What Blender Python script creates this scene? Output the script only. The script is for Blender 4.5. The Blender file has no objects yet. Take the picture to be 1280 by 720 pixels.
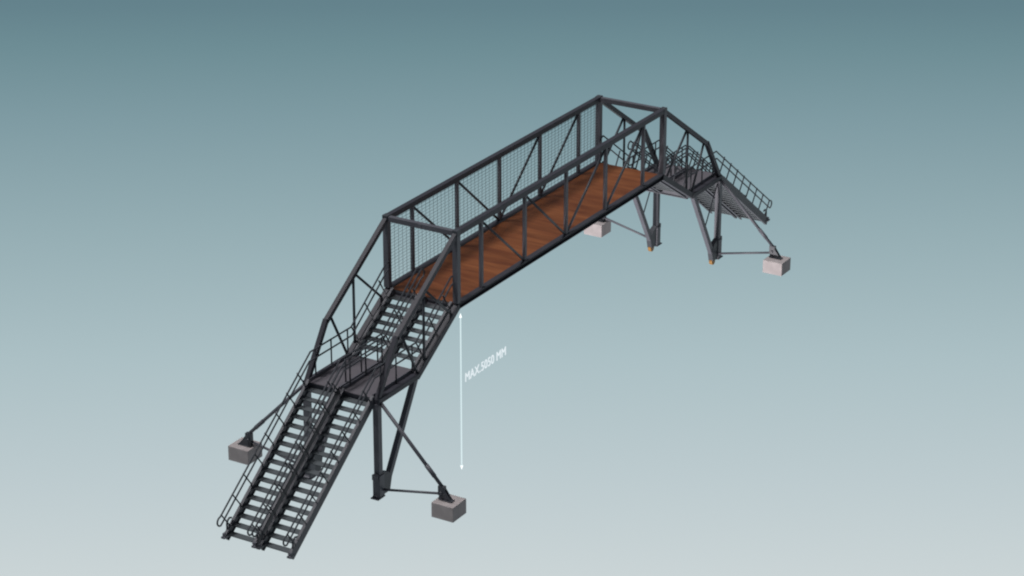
import bpy, bmesh, math
from mathutils import Vector, Matrix

S = bpy.context.scene
COL = S.collection

# ---------------------------------------------------------------- camera
cam_d = bpy.data.cameras.new("camera")
cam = bpy.data.objects.new("camera", cam_d)
COL.objects.link(cam)
YAW, PITCH = 0.53872, -0.39301
cam.location = (-59.4484, -37.3612, 33.9025)
fwd = Vector((math.cos(PITCH) * math.cos(YAW), math.cos(PITCH) * math.sin(YAW), math.sin(PITCH)))
cam.rotation_euler = fwd.to_track_quat('-Z', 'Y').to_euler()
cam_d.sensor_width = 36
cam_d.lens = 3345.15 / 1280 * 36
cam_d.clip_start = 1
cam_d.clip_end = 1000
S.camera = cam

# ---------------------------------------------------------------- background and light
world = bpy.data.worlds.new("World")
S.world = world
world.use_nodes = True
nt = world.node_tree
bg = nt.nodes["Background"]
geo = nt.nodes.new("ShaderNodeTexCoord")
sep = nt.nodes.new("ShaderNodeSeparateXYZ")
nt.links.new(geo.outputs["Generated"], sep.inputs[0])
# the backdrop behaves like a tall wall far behind the bridge: its tone depends on height up that wall
dot = nt.nodes.new("ShaderNodeVectorMath")
dot.operation = 'DOT_PRODUCT'
dot.inputs[1].default_value = (math.cos(YAW), math.sin(YAW), 0)
nt.links.new(geo.outputs["Generated"], dot.inputs[0])
mxm = nt.nodes.new("ShaderNodeMath")
mxm.operation = 'MAXIMUM'
mxm.inputs[1].default_value = 0.45
nt.links.new(dot.outputs["Value"], mxm.inputs[0])
div = nt.nodes.new("ShaderNodeMath")
div.operation = 'DIVIDE'
nt.links.new(sep.outputs["Z"], div.inputs[0])
nt.links.new(mxm.outputs[0], div.inputs[1])
mr = nt.nodes.new("ShaderNodeMapRange")
Z0, Z1 = -1.0, 1.0
mr.inputs[1].default_value = Z0
mr.inputs[2].default_value = Z1
nt.links.new(div.outputs[0], mr.inputs[0])
ramp = nt.nodes.new("ShaderNodeValToRGB")
nt.links.new(mr.outputs[0], ramp.inputs[0])
nt.links.new(ramp.outputs[0], bg.inputs["Color"])


def lin(c):
    return tuple(((x / 255) / 12.92 if x / 255 <= 0.04045 else ((x / 255 + 0.055) / 1.055) ** 2.4) for x in c) + (1,)


def z_of_row(y):
    return math.tan(PITCH + math.atan((360 - y) / 3345.15))


# backdrop tones from the nadir up to overhead
stops = [(-1.0, (206, 213, 217)),
         (z_of_row(720), (202, 212, 214)),
         (z_of_row(600), (189, 203, 207)),
         (z_of_row(450), (172, 192, 197)),
         (z_of_row(300), (151, 175, 181)),
         (z_of_row(150), (127, 155, 163)),
         (z_of_row(60), (110, 141, 149)),
         (z_of_row(0), (99, 129, 139)),
         (-0.05, (74, 96, 106)),
         (0.35, (100, 108, 116)),
         (1.0, (130, 132, 138))]
el = ramp.color_ramp.elements
while len(el) > 1:
    el.remove(el[-1])
first = True
for z, c in stops:
    p = (z - Z0) / (Z1 - Z0)
    if first:
        e = el[0]
        e.position = p
        first = False
    else:
        e = el.new(p)
    e.color = lin(c)
# world light dimmed away from the backdrop, added to darken near-side faces
fall = nt.nodes.new("ShaderNodeMapRange")
fall.interpolation_type = 'SMOOTHSTEP'
fall.inputs[1].default_value = -0.3
fall.inputs[2].default_value = 0.6
fall.inputs[3].default_value = 0.36
fall.inputs[4].default_value = 1.0
nt.links.new(dot.outputs["Value"], fall.inputs[0])
nt.links.new(fall.outputs[0], bg.inputs["Strength"])

key_d = bpy.data.lights.new("key_light", 'SUN')
key_d.energy = 1.8
key_d.angle = math.radians(12)
key_d.color = (1.0, 0.97, 0.96)
key = bpy.data.objects.new("key_light", key_d)
COL.objects.link(key)
key.rotation_euler = Vector((0.24, -0.30, -1.0)).to_track_quat('-Z', 'Y').to_euler()

low_d = bpy.data.lights.new("low_light", 'SPOT')
low_d.energy = 19000
low_d.spot_size = math.radians(110)
low_d.spot_blend = 1.0
low_d.shadow_soft_size = 1.0
low_d.color = (1.0, 0.93, 0.93)
low = bpy.data.objects.new("low_light", low_d)
COL.objects.link(low)
low.location = (-4.0, 2.0, -8.0)
low.rotation_euler = (Vector((14.0, 1, 3.0)) - low.location).to_track_quat('-Z', 'Y').to_euler()

S.view_settings.view_transform = 'Standard'
S.view_settings.look = 'None'
S.view_settings.exposure = 0
S.view_settings.gamma = 1
S.cycles.filter_width = 2.1


# ---------------------------------------------------------------- materials
def mat(name, base, rough=0.5, metal=0.0, var=0.12, scale=3.0, bump=0.0):
    m = bpy.data.materials.new(name)
    m.use_nodes = True
    n = m.node_tree
    b = n.nodes["Principled BSDF"]
    b.inputs["Roughness"].default_value = rough
    b.inputs["Metallic"].default_value = metal
    tc = n.nodes.new("ShaderNodeTexCoord")
    no = n.nodes.new("ShaderNodeTexNoise")
    no.inputs["Scale"].default_value = scale
    no.inputs["Detail"].default_value = 6
    n.links.new(tc.outputs["Object"], no.inputs["Vector"])
    mx = n.nodes.new("ShaderNodeMix")
    mx.data_type = 'RGBA'
    mx.inputs[6].default_value = tuple(c * (1 - var) for c in base) + (1,)
    mx.inputs[7].default_value = tuple(c * (1 + var) for c in base) + (1,)
    n.links.new(no.outputs["Fac"], mx.inputs[0])
    n.links.new(mx.outputs[2], b.inputs["Base Color"])
    if bump:
        bp = n.nodes.new("ShaderNodeBump")
        bp.inputs["Strength"].default_value = bump
        bp.inputs["Distance"].default_value = 0.02
        n.links.new(no.outputs["Fac"], bp.inputs["Height"])
        n.links.new(bp.outputs[0], b.inputs["Normal"])
    return m


CHORD = mat("chord_steel", (0.050, 0.051, 0.066), 0.55, 0.0, 0.25, 2.5)
STRING = mat("stringer_steel", (0.092, 0.096, 0.115), 0.5, 0.0, 0.25, 2.5)
STEEL = mat("painted_steel", (0.130, 0.134, 0.158), 0.5, 0.0, 0.25, 2.5)
RAIL = mat("rail_steel", (0.068, 0.076, 0.090), 0.5, 0.0, 0.2, 4)
TREAD = mat("tread_steel", (0.120, 0.138, 0.150), 0.55, 0.0, 0.2, 4)
PLATE = mat("landing_plate", (0.160, 0.150, 0.170), 0.6, 0.0, 0.15, 3)
CONC = mat("concrete", (0.49, 0.45, 0.45), 0.85, 0.0, 0.28, 3.2, 0.12)
YEL = mat("yellow_castor", (0.42, 0.21, 0.04), 0.5, 0.0, 0.2, 6)
WIRE = mat("mesh_wire", (0.26, 0.34, 0.36), 0.5, 0.0, 0.1, 6)


def wood():
    m = bpy.data.materials.new("reddish_timber")
    m.use_nodes = True
    n = m.node_tree
    N = n.nodes.new
    b = n.nodes["Principled BSDF"]
    b.inputs["Roughness"].default_value = 0.55
    b.inputs["Specular IOR Level"].default_value = 0.25
    tc = N("ShaderNodeTexCoord")
    mp = N("ShaderNodeMapping")
    mp.inputs["Scale"].default_value = (3.2, 0.5, 1)
    mp.inputs["Rotation"].default_value = (0, 0, math.radians(-4))
    n.links.new(tc.outputs["Object"], mp.inputs["Vector"])
    no = N("ShaderNodeTexNoise")
    no.inputs["Scale"].default_value = 1.0
    no.inputs["Detail"].default_value = 5
    no.inputs["Distortion"].default_value = 0.5
    n.links.new(mp.outputs[0], no.inputs["Vector"])
    r = N("ShaderNodeValToRGB")
    r.color_ramp.elements[0].position = 0.3
    r.color_ramp.elements[0].color = (0.17, 0.052, 0.021, 1)
    r.color_ramp.elements[1].position = 0.72
    r.color_ramp.elements[1].color = (0.33, 0.118, 0.043, 1)
    n.links.new(no.outputs["Fac"], r.inputs[0])
    # board-to-board tone
    sx = N("ShaderNodeSeparateXYZ")
    n.links.new(tc.outputs["Object"], sx.inputs[0])
    mu = N("ShaderNodeMath"); mu.operation = 'MULTIPLY'; mu.inputs[1].default_value = 1 / 0.31
    n.links.new(sx.outputs["X"], mu.inputs[0])
    fl = N("ShaderNodeMath"); fl.operation = 'FLOOR'
    n.links.new(mu.outputs[0], fl.inputs[0])
    wn = N("ShaderNodeTexWhiteNoise"); wn.noise_dimensions = '1D'
    n.links.new(fl.outputs[0], wn.inputs["W"])
    fr = N("ShaderNodeMath"); fr.operation = 'FRACT'
    n.links.new(mu.outputs[0], fr.inputs[0])
    gt = N("ShaderNodeMath"); gt.operation = 'GREATER_THAN'; gt.inputs[1].default_value = 0.03
    n.links.new(fr.outputs[0], gt.inputs[0])
    m1 = N("ShaderNodeMapRange")
    m1.inputs[3].default_value = 0.9
    m1.inputs[4].default_value = 1.08
    n.links.new(wn.outputs["Value"], m1.inputs[0])
    m2 = N("ShaderNodeMapRange")
    m2.inputs[3].default_value = 0.75
    m2.inputs[4].default_value = 1.0
    n.links.new(gt.outputs[0], m2.inputs[0])
    pr = N("ShaderNodeMath"); pr.operation = 'MULTIPLY'
    n.links.new(m1.outputs[0], pr.inputs[0]); n.links.new(m2.outputs[0], pr.inputs[1])
    vm = N("ShaderNodeVectorMath"); vm.operation = 'SCALE'
    n.links.new(r.outputs[0], vm.inputs[0]); n.links.new(pr.outputs[0], vm.inputs["Scale"])
    n.links.new(vm.outputs[0], b.inputs["Base Color"])
    return m


WOOD = wood()


def glow(name, col, s):
    m = bpy.data.materials.new(name)
    m.use_nodes = True
    b = m.node_tree.nodes["Principled BSDF"]
    b.inputs["Base Color"].default_value = (0.01, 0.01, 0.01, 1)
    b.inputs["Roughness"].default_value = 1
    b.inputs["Specular IOR Level"].default_value = 0
    b.inputs["Emission Color"].default_value = col
    b.inputs["Emission Strength"].default_value = s
    return m


LINE = glow("glowing_line", (0.70, 0.85, 0.88, 1), 1.0)
LETTER = glow("glowing_letters", (0.78, 0.86, 0.90, 1), 1.0)
TIP = glow("glowing_tip", (0.95, 1, 1, 1), 1.3)


# ---------------------------------------------------------------- mesh helpers
def beam(bm, p0, p1, w, h, up=(0, 0, 1)):
    """box section from p0 to p1; h lies in the plane of `up`, w across it"""
    p0, p1 = Vector(p0), Vector(p1)
    d = (p1 - p0).normalized()
    u = Vector(up)
    if abs(d.dot(u)) > 0.98:
        u = Vector((1, 0, 0))
    s = d.cross(u).normalized()
    u = s.cross(d).normalized()
    vs = []
    for p in (p0, p1):
        for a, b in ((-1, -1), (1, -1), (1, 1), (-1, 1)):
            vs.append(bm.verts.new(p + s * (a * w / 2) + u * (b * h / 2)))
    for f in ((3, 2, 1, 0), (4, 5, 6, 7), (0, 1, 5, 4), (1, 2, 6, 5), (2, 3, 7, 6), (3, 0, 4, 7)):
        bm.faces.new([vs[i] for i in f])


def boxes(bm, c, s):
    cx, cy, cz = c
    beam(bm, (cx - s[0] / 2, cy, cz), (cx + s[0] / 2, cy, cz), s[1], s[2])


def ibeam(bm, p0, p1, w, h, t=0.025, up=(0, 0, 1)):
    """H section: two flanges and a web"""
    p0, p1 = Vector(p0), Vector(p1)
    d = (p1 - p0).normalized()
    u = Vector(up)
    if abs(d.dot(u)) > 0.98:
        u = Vector((1, 0, 0))
    s = d.cross(u).normalized()
    u = s.cross(d).normalized()
    o = u * (h / 2 - t / 2)
    beam(bm, p0 + o, p1 + o, w, t, u)
    beam(bm, p0 - o, p1 - o, w, t, u)
    beam(bm, p0, p1, t, h - 2 * t, u)


def tube(bm, pts, r, n=8):
    pts = [Vector(p) for p in pts]
    rings = []
    m = len(pts)
    ref = None
    for i, p in enumerate(pts):
        if i == 0:
            d = (pts[1] - p).normalized()
        elif i == m - 1:
            d = (p - pts[i - 1]).normalized()
        else:
            d = ((p - pts[i - 1]).normalized() + (pts[i + 1] - p).normalized()).normalized()
        if ref is None:
            ref = Vector((0, 1, 0)) if abs(d.y) < 0.9 else Vector((1, 0, 0))
        s = d.cross(ref).normalized()
        u = s.cross(d).normalized()
        rings.append([bm.verts.new(p + (s * math.cos(2 * math.pi * k / n) + u * math.sin(2 * math.pi * k / n)) * r)
                      for k in range(n)])
    for a, b in zip(rings, rings[1:]):
        for k in range(n):
            f = bm.faces.new((a[k], a[(k + 1) % n], b[(k + 1) % n], b[k]))
            f.smooth = True
    bm.faces.new(list(reversed(rings[0])))
    bm.faces.new(rings[-1])


def prism(bm, pts, thick):
    """polygon (3-D points in one plane) given thickness along the vector `thick`"""
    t = Vector(thick)
    a = [bm.verts.new(Vector(p) - t / 2) for p in pts]
    b = [bm.verts.new(Vector(p) + t / 2) for p in pts]
    n = len(pts)
    bm.faces.new(list(reversed(a)))
    bm.faces.new(b)
    for k in range(n):
        bm.faces.new((a[k], a[(k + 1) % n], b[(k + 1) % n], b[k]))


def mesh(name, build, m, parent=None, bevel=0.0):
    bm = bmesh.new()
    build(bm)
    bmesh.ops.recalc_face_normals(bm, faces=bm.faces)
    me = bpy.data.meshes.new(name)
    bm.to_mesh(me)
    bm.free()
    me.materials.append(m)
    o = bpy.data.objects.new(name, me)
    COL.objects.link(o)
    if parent:
        o.parent = parent
    if bevel:
        b = o.modifiers.new("bevel", 'BEVEL')
        b.width = bevel
        b.segments = 2
        b.limit_method = 'ANGLE'
    return o


# ---------------------------------------------------------------- dimensions (metres)
L, W = 12.466, 2.347
ZD = 4.28            # deck level
ZT = 6.48            # top chord
ZL = 3.0             # landing level
XA, XB, XC = -2.05, -4.18, -8.22     # foot of upper flight, outer end of landing, foot of lower flight
POSTS = [1.335, 3.785, 6.233, 8.681, 11.131]
LANES = ((0.06, 1.12), (1.23, 2.29))

bridge = bpy.data.objects.new("footbridge", None)
COL.objects.link(bridge)
bridge["label"] = "grey steel truss footbridge with reddish timber deck and twin stairs at both ends"
bridge["category"] = "footbridge"


def mxf(end):
    """end 0 = the near stair, end 1 = its mirror image at the far end"""
    if end == 0:
        return lambda x, y, z: Vector((x, y, z))
    return lambda x, y, z: Vector((L - x, y, z))


# deck ---------------------------------------------------------------
deck = mesh("deck", lambda bm: boxes(bm, (L / 2, W / 2, ZD), (L - 0.04, W - 0.24, 0.06)), WOOD, bridge)


for x in [0.12] + POSTS + [L - 0.12]:
    mesh("cross_beam", lambda bm: ibeam(bm, (x, 0.1, ZD - 0.12), (x, W - 0.1, ZD - 0.12), 0.1, 0.16), STEEL, bridge)

# trusses --------------------------------------------------------------
for side, y in enumerate((0.0, W)):
    def chords(bm):
        # bottom chord: level, then down under both upper flights, then along the landings
        ibeam(bm, (-0.02, y, ZD - 0.02), (L + 0.02, y, ZD - 0.02), 0.18, 0.19)
        for e in (0, 1):
            q = mxf(e)
            beam(bm, q(0.04, y, ZD - 0.03), q(XA - 0.14, y, ZL - 0.13), 0.16, 0.18)
            beam(bm, q(XA - 0.05, y, ZL - 0.085), q(XB - 0.04, y, ZL - 0.085), 0.2, 0.15)
    tr = mesh("side_truss", chords, CHORD, bridge, 0.008)

    def topc(bm):
        beam(bm, (-0.05, y, ZT), (L + 0.05, y, ZT), 0.165, 0.165)
        for e in (0, 1):
            q = mxf(e)
            beam(bm, q(-0.02, y, ZT - 0.02), q(-3.17, y, 4.40), 0.14, 0.14)
            beam(bm, q(-3.13, y, 4.47), q(-4.16, y, 2.92), 0.14, 0.14)
    mesh("top_chord", topc, CHORD, tr, 0.008)

    for x in POSTS:
        mesh("post", lambda bm: beam(bm, (x, y, ZD + 0.08), (x, y, ZT - 0.08), 0.097, 0.097), STEEL, tr)
    for x in (0.0, L):
        mesh("portal_post", lambda bm: beam(bm, (x, y, ZD + 0.07), (x, y, ZT - 0.08), 0.168, 0.168), STEEL, tr)
    for a, b in ((POSTS[0], POSTS[1]), (POSTS[1], POSTS[2]), (POSTS[3], POSTS[2]), (POSTS[4], POSTS[3])):
        sg = 1 if b > a else -1
        mesh("diagonal", lambda bm: tube(bm, [(a + sg * 0.06, y, ZT - 0.12), (b - sg * 0.06, y, ZD + 0.1)], 0.04), RAIL, tr)
    for e in (0, 1):
        q = mxf(e)
        mesh("diagonal", lambda bm: tube(bm, [q(-1.66, y, 5.32), q(-0.36, y, 4.16)], 0.04), RAIL, tr)
        mesh("diagonal", lambda bm: tube(bm, [q(-2.92, y, 4.48), q(-2.14, y, 3.02)], 0.04), RAIL, tr)
        mesh("hanger", lambda bm: tube(bm, [q(-1.75, y, 5.28), q(-1.75, y, 3.24)], 0.04), RAIL, tr)

    if side == 1:
        def wires(bm):
            z = ZD + 0.14
            while z < ZT - 0.1:
                tube(bm, [(0.1, y, z), (L - 0.1, y, z)], 0.007, 4)
                z += 0.1
            x = 0.2
            while x < L - 0.1:
                tube(bm, [(x, y + 0.012, ZD + 0.1), (x, y + 0.012, ZT - 0.1)], 0.0065, 4)
                x += 0.21
        mesh("wire_mesh", wires, WIRE, tr)

# portals ---------------------------------------------------------------
for x in (0.0, L):
    def portal(bm):
        beam(bm, (x, 0.09, ZT - 0.01), (x, W - 0.09, ZT - 0.01), 0.15, 0.15)
        boxes(bm, (x - 0.02 if x == 0 else x + 0.02, W / 2, ZT - 0.01), (0.14, 0.12, 0.12))
    mesh("portal_beam", portal, STEEL, bridge, 0.006)
    for y, s in ((0.0, 1), (W, -1)):
        mesh("node_plate", lambda bm: boxes(bm, (x, y, ZT), (0.20, 0.18, 0.19)), RAIL, bridge, 0.01)


# stairs -------------------------------------------------------------------
def flight(q, x0, z0, x1, z1, n, y0, y1, first, last, side_h, ext):
    """x0,z0 = top; x1,z1 = foot; n risers; treads numbered first..last from the top"""
    dx, dz = (x1 - x0) / n, (z1 - z0) / n

    def strings(bm):
        d = Vector((x1 - x0, 0, z1 - z0)).normalized()
        e0 = Vector((x0, 0, z0)) - d * 0.05
        e1 = Vector((x1, 0, z1)) + d * ext
        for y in (y0 + 0.03, y1 - 0.03):
            off = Vector((0, 0, -0.05))
            a, b = e0 + off, e1 + off
            beam(bm, q(a.x, y, a.z), q(b.x, y, b.z), 0.05, side_h)
            nrm = Vector((-d.z, 0, d.x)).normalized()
            if nrm.z < 0:
                nrm = -nrm
            for s in (1, -1):
                c0, c1 = a + nrm * s * (side_h / 2 - 0.006), b + nrm * s * (side_h / 2 - 0.006)
                yy = y + (0.02 if y < (y0 + y1) / 2 else -0.02)
                beam(bm, q(c0.x, yy, c0.z), q(c1.x, yy, c1.z), 0.085, 0.016)
    fl = mesh("stair_flight", strings, STRING, bridge)
    for k in range(first, last + 1):
        xx, zz = x0 + dx * k, z0 + dz * k

        def tr(bm):
            w = abs(dx) - 0.015
            boxes(bm, q(xx - dx / 2 * 0.98, (y0 + y1) / 2, zz - 0.006), (w, y1 - y0 - 0.13, 0.027))
        mesh("tread", tr, TREAD, fl)
    return fl


def arc(c, r, a0, a1, n, ux, uz):
    out = []
    for i in range(n + 1):
        a = a0 + (a1 - a0) * i / n
        out.append(c + ux * (math.cos(a) * r) + uz * (math.sin(a) * r))
    return out


def handrail(q, y):
    H1, H2 = 0.85, 0.58
    m1 = (ZD - ZL) / (0 - XA)
    m2 = ZL / (XB - XC)
    top = [(-0.16, ZD + H1 + 0.05), (XA, ZL + H1), (XB + 0.12, ZL + H1), (XC - 0.22, -0.22 * m2 + H1 - 0.02)]
    bot = [(-0.16, ZD + H2 + 0.05), (XA + 0.04, ZL + H2), (XB + 0.06, ZL + H2), (XC - 0.22, -0.22 * m2 + H2 - 0.02)]
    r = (H1 - H2) / 2
    pts = [(x, z) for x, z in top]
    # U-bend at the foot
    cx, cz = XC - 0.22, (top[-1][1] + bot[-1][1]) / 2
    for i in range(1, 8):
        a = math.pi / 2 + math.pi * i / 8
        pts.append((cx + r * math.cos(a) * 1.1, cz + r * math.sin(a)))
    pts += list(reversed(bot))
    # U-bend over the deck
    cx, cz = -0.16, (top[0][1] + bot[0][1]) / 2
    for i in range(1, 8):
        a = -math.pi / 2 + math.pi * i / 8
        pts.append((cx + r * math.cos(a) * 1.3, cz + r * math.sin(a)))
    pts.append(pts[0])

    rail = mesh("handrail", lambda bm: tube(bm, [q(x, y, z) for x, z in pts], 0.025), RAIL, bridge)
    ups = []
    # lower flight: uprights square to the slope
    n2 = Vector((-m2, 0, 1)).normalized()
    for i in range(8):
        x = XC + 0.22 + i * (XB - XC - 0.35) / 7.0
        z = (x - XC) * m2 + 0.0
        hh = H1 * n2.z
        ups.append([(x, z), (x + n2.x * hh, z + n2.z * hh)])
    n1 = Vector((-m1, 0, 1)).normalized()
    for i in range(3):
        x = XA + 0.40 + i * 0.72
        z = ZL + (x - XA) * m1
        hh = H1 * n1.z
        ups.append([(x, z), (x + n1.x * hh, z + n1.z * hh)])
    for x in (XA - 0.18, -3.05, XB + 0.35):
        ups.append([(x, ZL - 0.02), (x, ZL + H1)])
    for u in ups:
        mesh("upright", lambda bm: tube(bm, [q(p[0], y, p[1]) for p in u], 0.023, 6), RAIL, rail)
    # hooked upright at the very foot
    hook = [(XC + 0.05, 0.02), (XC + 0.05, 0.34), (XC + 0.09, 0.42), (XC + 0.17, 0.46), (XC + 0.26, 0.43)]
    mesh("foot_hook", lambda bm: tube(bm, [q(x, y, z) for x, z in hook], 0.028, 6), RAIL, rail)


for e in (0, 1):
    q = mxf(e)
    for lane, (ya, yb) in enumerate(LANES):
        # upper flight sits between the sloping chords
        ua = ya + 0.07 if lane == 0 else ya
        ub = yb if lane == 0 else yb - 0.07
        flight(q, 0.0, ZD, XA, ZL, 8, ua, ub, 0, 7, 0.24, 0.02)
        flight(q, XB, ZL, XC, 0.03, 17, ya, yb, 1, 17, 0.25, 0.05)
    for y in (LANES[0][0] + 0.03, LANES[0][1] - 0.02, LANES[1][0] + 0.02, LANES[1][1] - 0.03):
        handrail(q, y)

    def feet(bm):
        for y in (0.09, 1.10, 1.25, 2.26):
            boxes(bm, q(XC - 0.05, y, -0.01), (0.22, 0.12, 0.05))
            boxes(bm, q(XC - 0.06, y, 0.05), (0.10, 0.09, 0.10))
    mesh("stair_foot", feet, STEEL, bridge)

    lx = (XA + XB) / 2
    land = mesh("landing", lambda bm: boxes(bm, q(lx, W / 2, ZL - 0.012), (abs(XB - XA) + 0.06, W - 0.21, 0.024)), PLATE, bridge)

    def frame(bm):
        for x in (XA - 0.02, XB + 0.03):
            ibeam(bm, q(x, 0.1, ZL - 0.12), q(x, W - 0.1, ZL - 0.12), 0.1, 0.18)
        for y in (1.12, 1.23):
            beam(bm, q(XA, y, ZL - 0.02), q(XB, y, ZL - 0.02), 0.045, 0.2)
        for y in (0.125, W - 0.125):
            beam(bm, q(XA, y, ZL + 0.045), q(XB, y, ZL + 0.045), 0.02, 0.10)
    mesh("landing_frame", frame, STEEL, land)

    # supports --------------------------------------------------------
    for y, s in ((0.0, -1), (W, 1)):
        def leg(bm):
            beam(bm, q(XB + 0.02, y, 0.02), q(XB + 0.02, y, ZL - 0.15), 0.175, 0.175, (1, 0, 0))
        lg = mesh("support_leg", leg, STEEL, bridge)

        def sleeve(bm):
            boxes(bm, q(XB + 0.02, y, 0.36), (0.25, 0.235, 0.66))
            boxes(bm, q(XB - 0.15, y, 0.66), (0.1, 0.16, 0.16))
            beam(bm, q(XB - 0.14, y, 0.03), q(XB - 0.02, y, 0.14), 0.2, 0.06)
        mesh("foot_sleeve", sleeve, STEEL, lg, 0.01)
        mesh("base_plate", lambda bm: boxes(bm, q(XB - 0.03, y, 0.005), (0.36, 0.26, 0.03)), STEEL, lg)
        mesh("raking_brace", lambda bm: beam(bm, q(-2.24, y, ZL - 0.12), q(XB + 0.36, y, 0.18), 0.15, 0.17, (0, 0, 1)), STEEL, lg, 0.01)

        def gus(bm):
            prism(bm, [q(XB + 0.08, y, 0.03), q(XB + 0.46, y, 0.03), q(XB + 0.56, y, 0.40), q(XB + 0.42, y, 0.62), q(XB + 0.08, y, 0.74)], (0, 0.17, 0))
        mesh("gusset", gus, RAIL, lg)
        if e == 1:
            def castor(bm):
                tube(bm, [q(XB + 0.36, y - 0.06, 0.0), q(XB + 0.36, y + 0.06, 0.0)], 0.125, 16)
            mesh("castor", castor, YEL, lg, 0.01)
            mesh("thin_brace", lambda bm: tube(bm, [q(XB + 0.14, y, 2.72), q(XB + 0.98, y, 1.42)], 0.022), STEEL, lg)
        # tie bar and stay out to the footing block
        ya = y + s * 2.08
        mesh("tie_bar", lambda bm: tube(bm, [q(XB + 0.10, y + s * 0.1, 0.2), q(XB + 0.04, ya, 0.62)], 0.038), STEEL, bridge)

        def stay(bm):
            a, b = q(XB + 0.08, y + s * 0.10, ZL - 0.16), q(XB + 0.03, ya, 0.84)
            d = b - a
            tube(bm, [a, b], 0.052)
            tube(bm, [a + d * 0.74, a + d * 0.88], 0.064)
        mesh("stay", stay, STEEL, bridge)

        def bracket(bm):
            for dxx in (-0.05, 0.05):
                x = XB + 0.03 + dxx
                prism(bm, [q(x, y + s * 2.00, 0.47), q(x, y + s * 2.40, 0.47), q(x, y + s * 2.16, 0.80), q(x, y + s * 2.10, 0.86), q(x, y + s * 2.04, 0.80)], (0.03, 0, 0))
            boxes(bm, q(XB + 0.03, y + s * 2.22, 0.468), (0.18, 0.42, 0.03))
            tube(bm, [q(XB - 0.08, ya, 0.66), q(XB + 0.14, ya, 0.66)], 0.05)
            boxes(bm, q(XB + 0.03, y + s * 2.08, 0.72), (0.12, 0.2, 0.28))
        mesh("anchor_bracket", bracket, RAIL, bridge)

# ---------------------------------------------------------------- concrete footing blocks
BL = {(0, 0): "concrete block nearest the viewer, out in front of the near stairs and beside the arrow",
      (0, 1): "concrete block at the left, partly behind the near stair handrail",
      (1, 0): "pale concrete block farthest right, anchored out from the far stairs",
      (1, 1): "pale concrete block half hidden beneath the middle of the timber deck"}
for e in (0, 1):
    for sd, (y, s) in enumerate(((0.0, -1), (W, 1))):
        q = mxf(e)

        def blk(bm):
            boxes(bm, (0, 0, 0.224), (0.69, 0.705, 0.448))
        o = mesh("concrete_block", blk, CONC, None, 0.012)
        o.location = q(-4.111, y + s * 2.269, 0)
        o["label"] = BL[(e, sd)]
        o["category"] = "footing block"
        o["group"] = "concrete footing blocks"

# ---------------------------------------------------------------- dimension arrow and lettering
arrow = bpy.data.objects.new("dimension_arrow", None)
COL.objects.link(arrow)
arrow.location = (0.00, -0.12, -0.92)
arrow["label"] = "thin white vertical double ended arrow hanging beneath the deck corner"
arrow["category"] = "dimension arrow"
AH = 4.98
mesh("shaft", lambda bm: tube(bm, [(0, 0, 0.1), (0, 0, AH - 0.1)], 0.020), LINE, arrow)


def head(bm, z, s):
    n = 12
    tip = bm.verts.new((0, 0, z))
    ring = [bm.verts.new((0.04 * math.cos(2 * math.pi * k / n), 0.04 * math.sin(2 * math.pi * k / n), z + s * 0.14)) for k in range(n)]
    for k in range(n):
        bm.faces.new((tip, ring[k], ring[(k + 1) % n]))
    bm.faces.new(ring)


mesh("arrowhead", lambda bm: head(bm, 0, 1), TIP, arrow)
mesh("arrowhead", lambda bm: head(bm, AH, -1), TIP, arrow)

cu = bpy.data.curves.new("dimension_text", 'FONT')
cu.body = "MAX.5050 MM"
cu.size = 1
cu.extrude = 0.008
cu.offset = 0.0
cu.space_character = 1.05
tmp = bpy.data.objects.new("tmp_text", cu)
COL.objects.link(tmp)
bpy.context.view_layer.update()
dg = bpy.context.evaluated_depsgraph_get()
me = bpy.data.meshes.new_from_object(tmp.evaluated_get(dg))
bpy.data.objects.remove(tmp)
x0 = min(v.co.x for v in me.vertices)
x1 = max(v.co.x for v in me.vertices)
y0 = min(v.co.y for v in me.vertices)
y1 = max(v.co.y for v in me.vertices)
TW, TH = 2.26, 0.28
for v in me.vertices:
    a = (v.co.x - x0) / (x1 - x0) * TW
    b = (v.co.y - y0) / (y1 - y0) * TH
    v.co = Vector((a, v.co.z, b))
me.materials.clear()
me.materials.append(LETTER)
for p in me.polygons:
    p.material_index = 0
txt = bpy.data.objects.new("dimension_text", me)
COL.objects.link(txt)
txt.location = (0.24, -0.12, 1.80)
txt["label"] = "small white lettering MAX.5050 MM floating right beside the vertical arrow"
txt["category"] = "lettering"
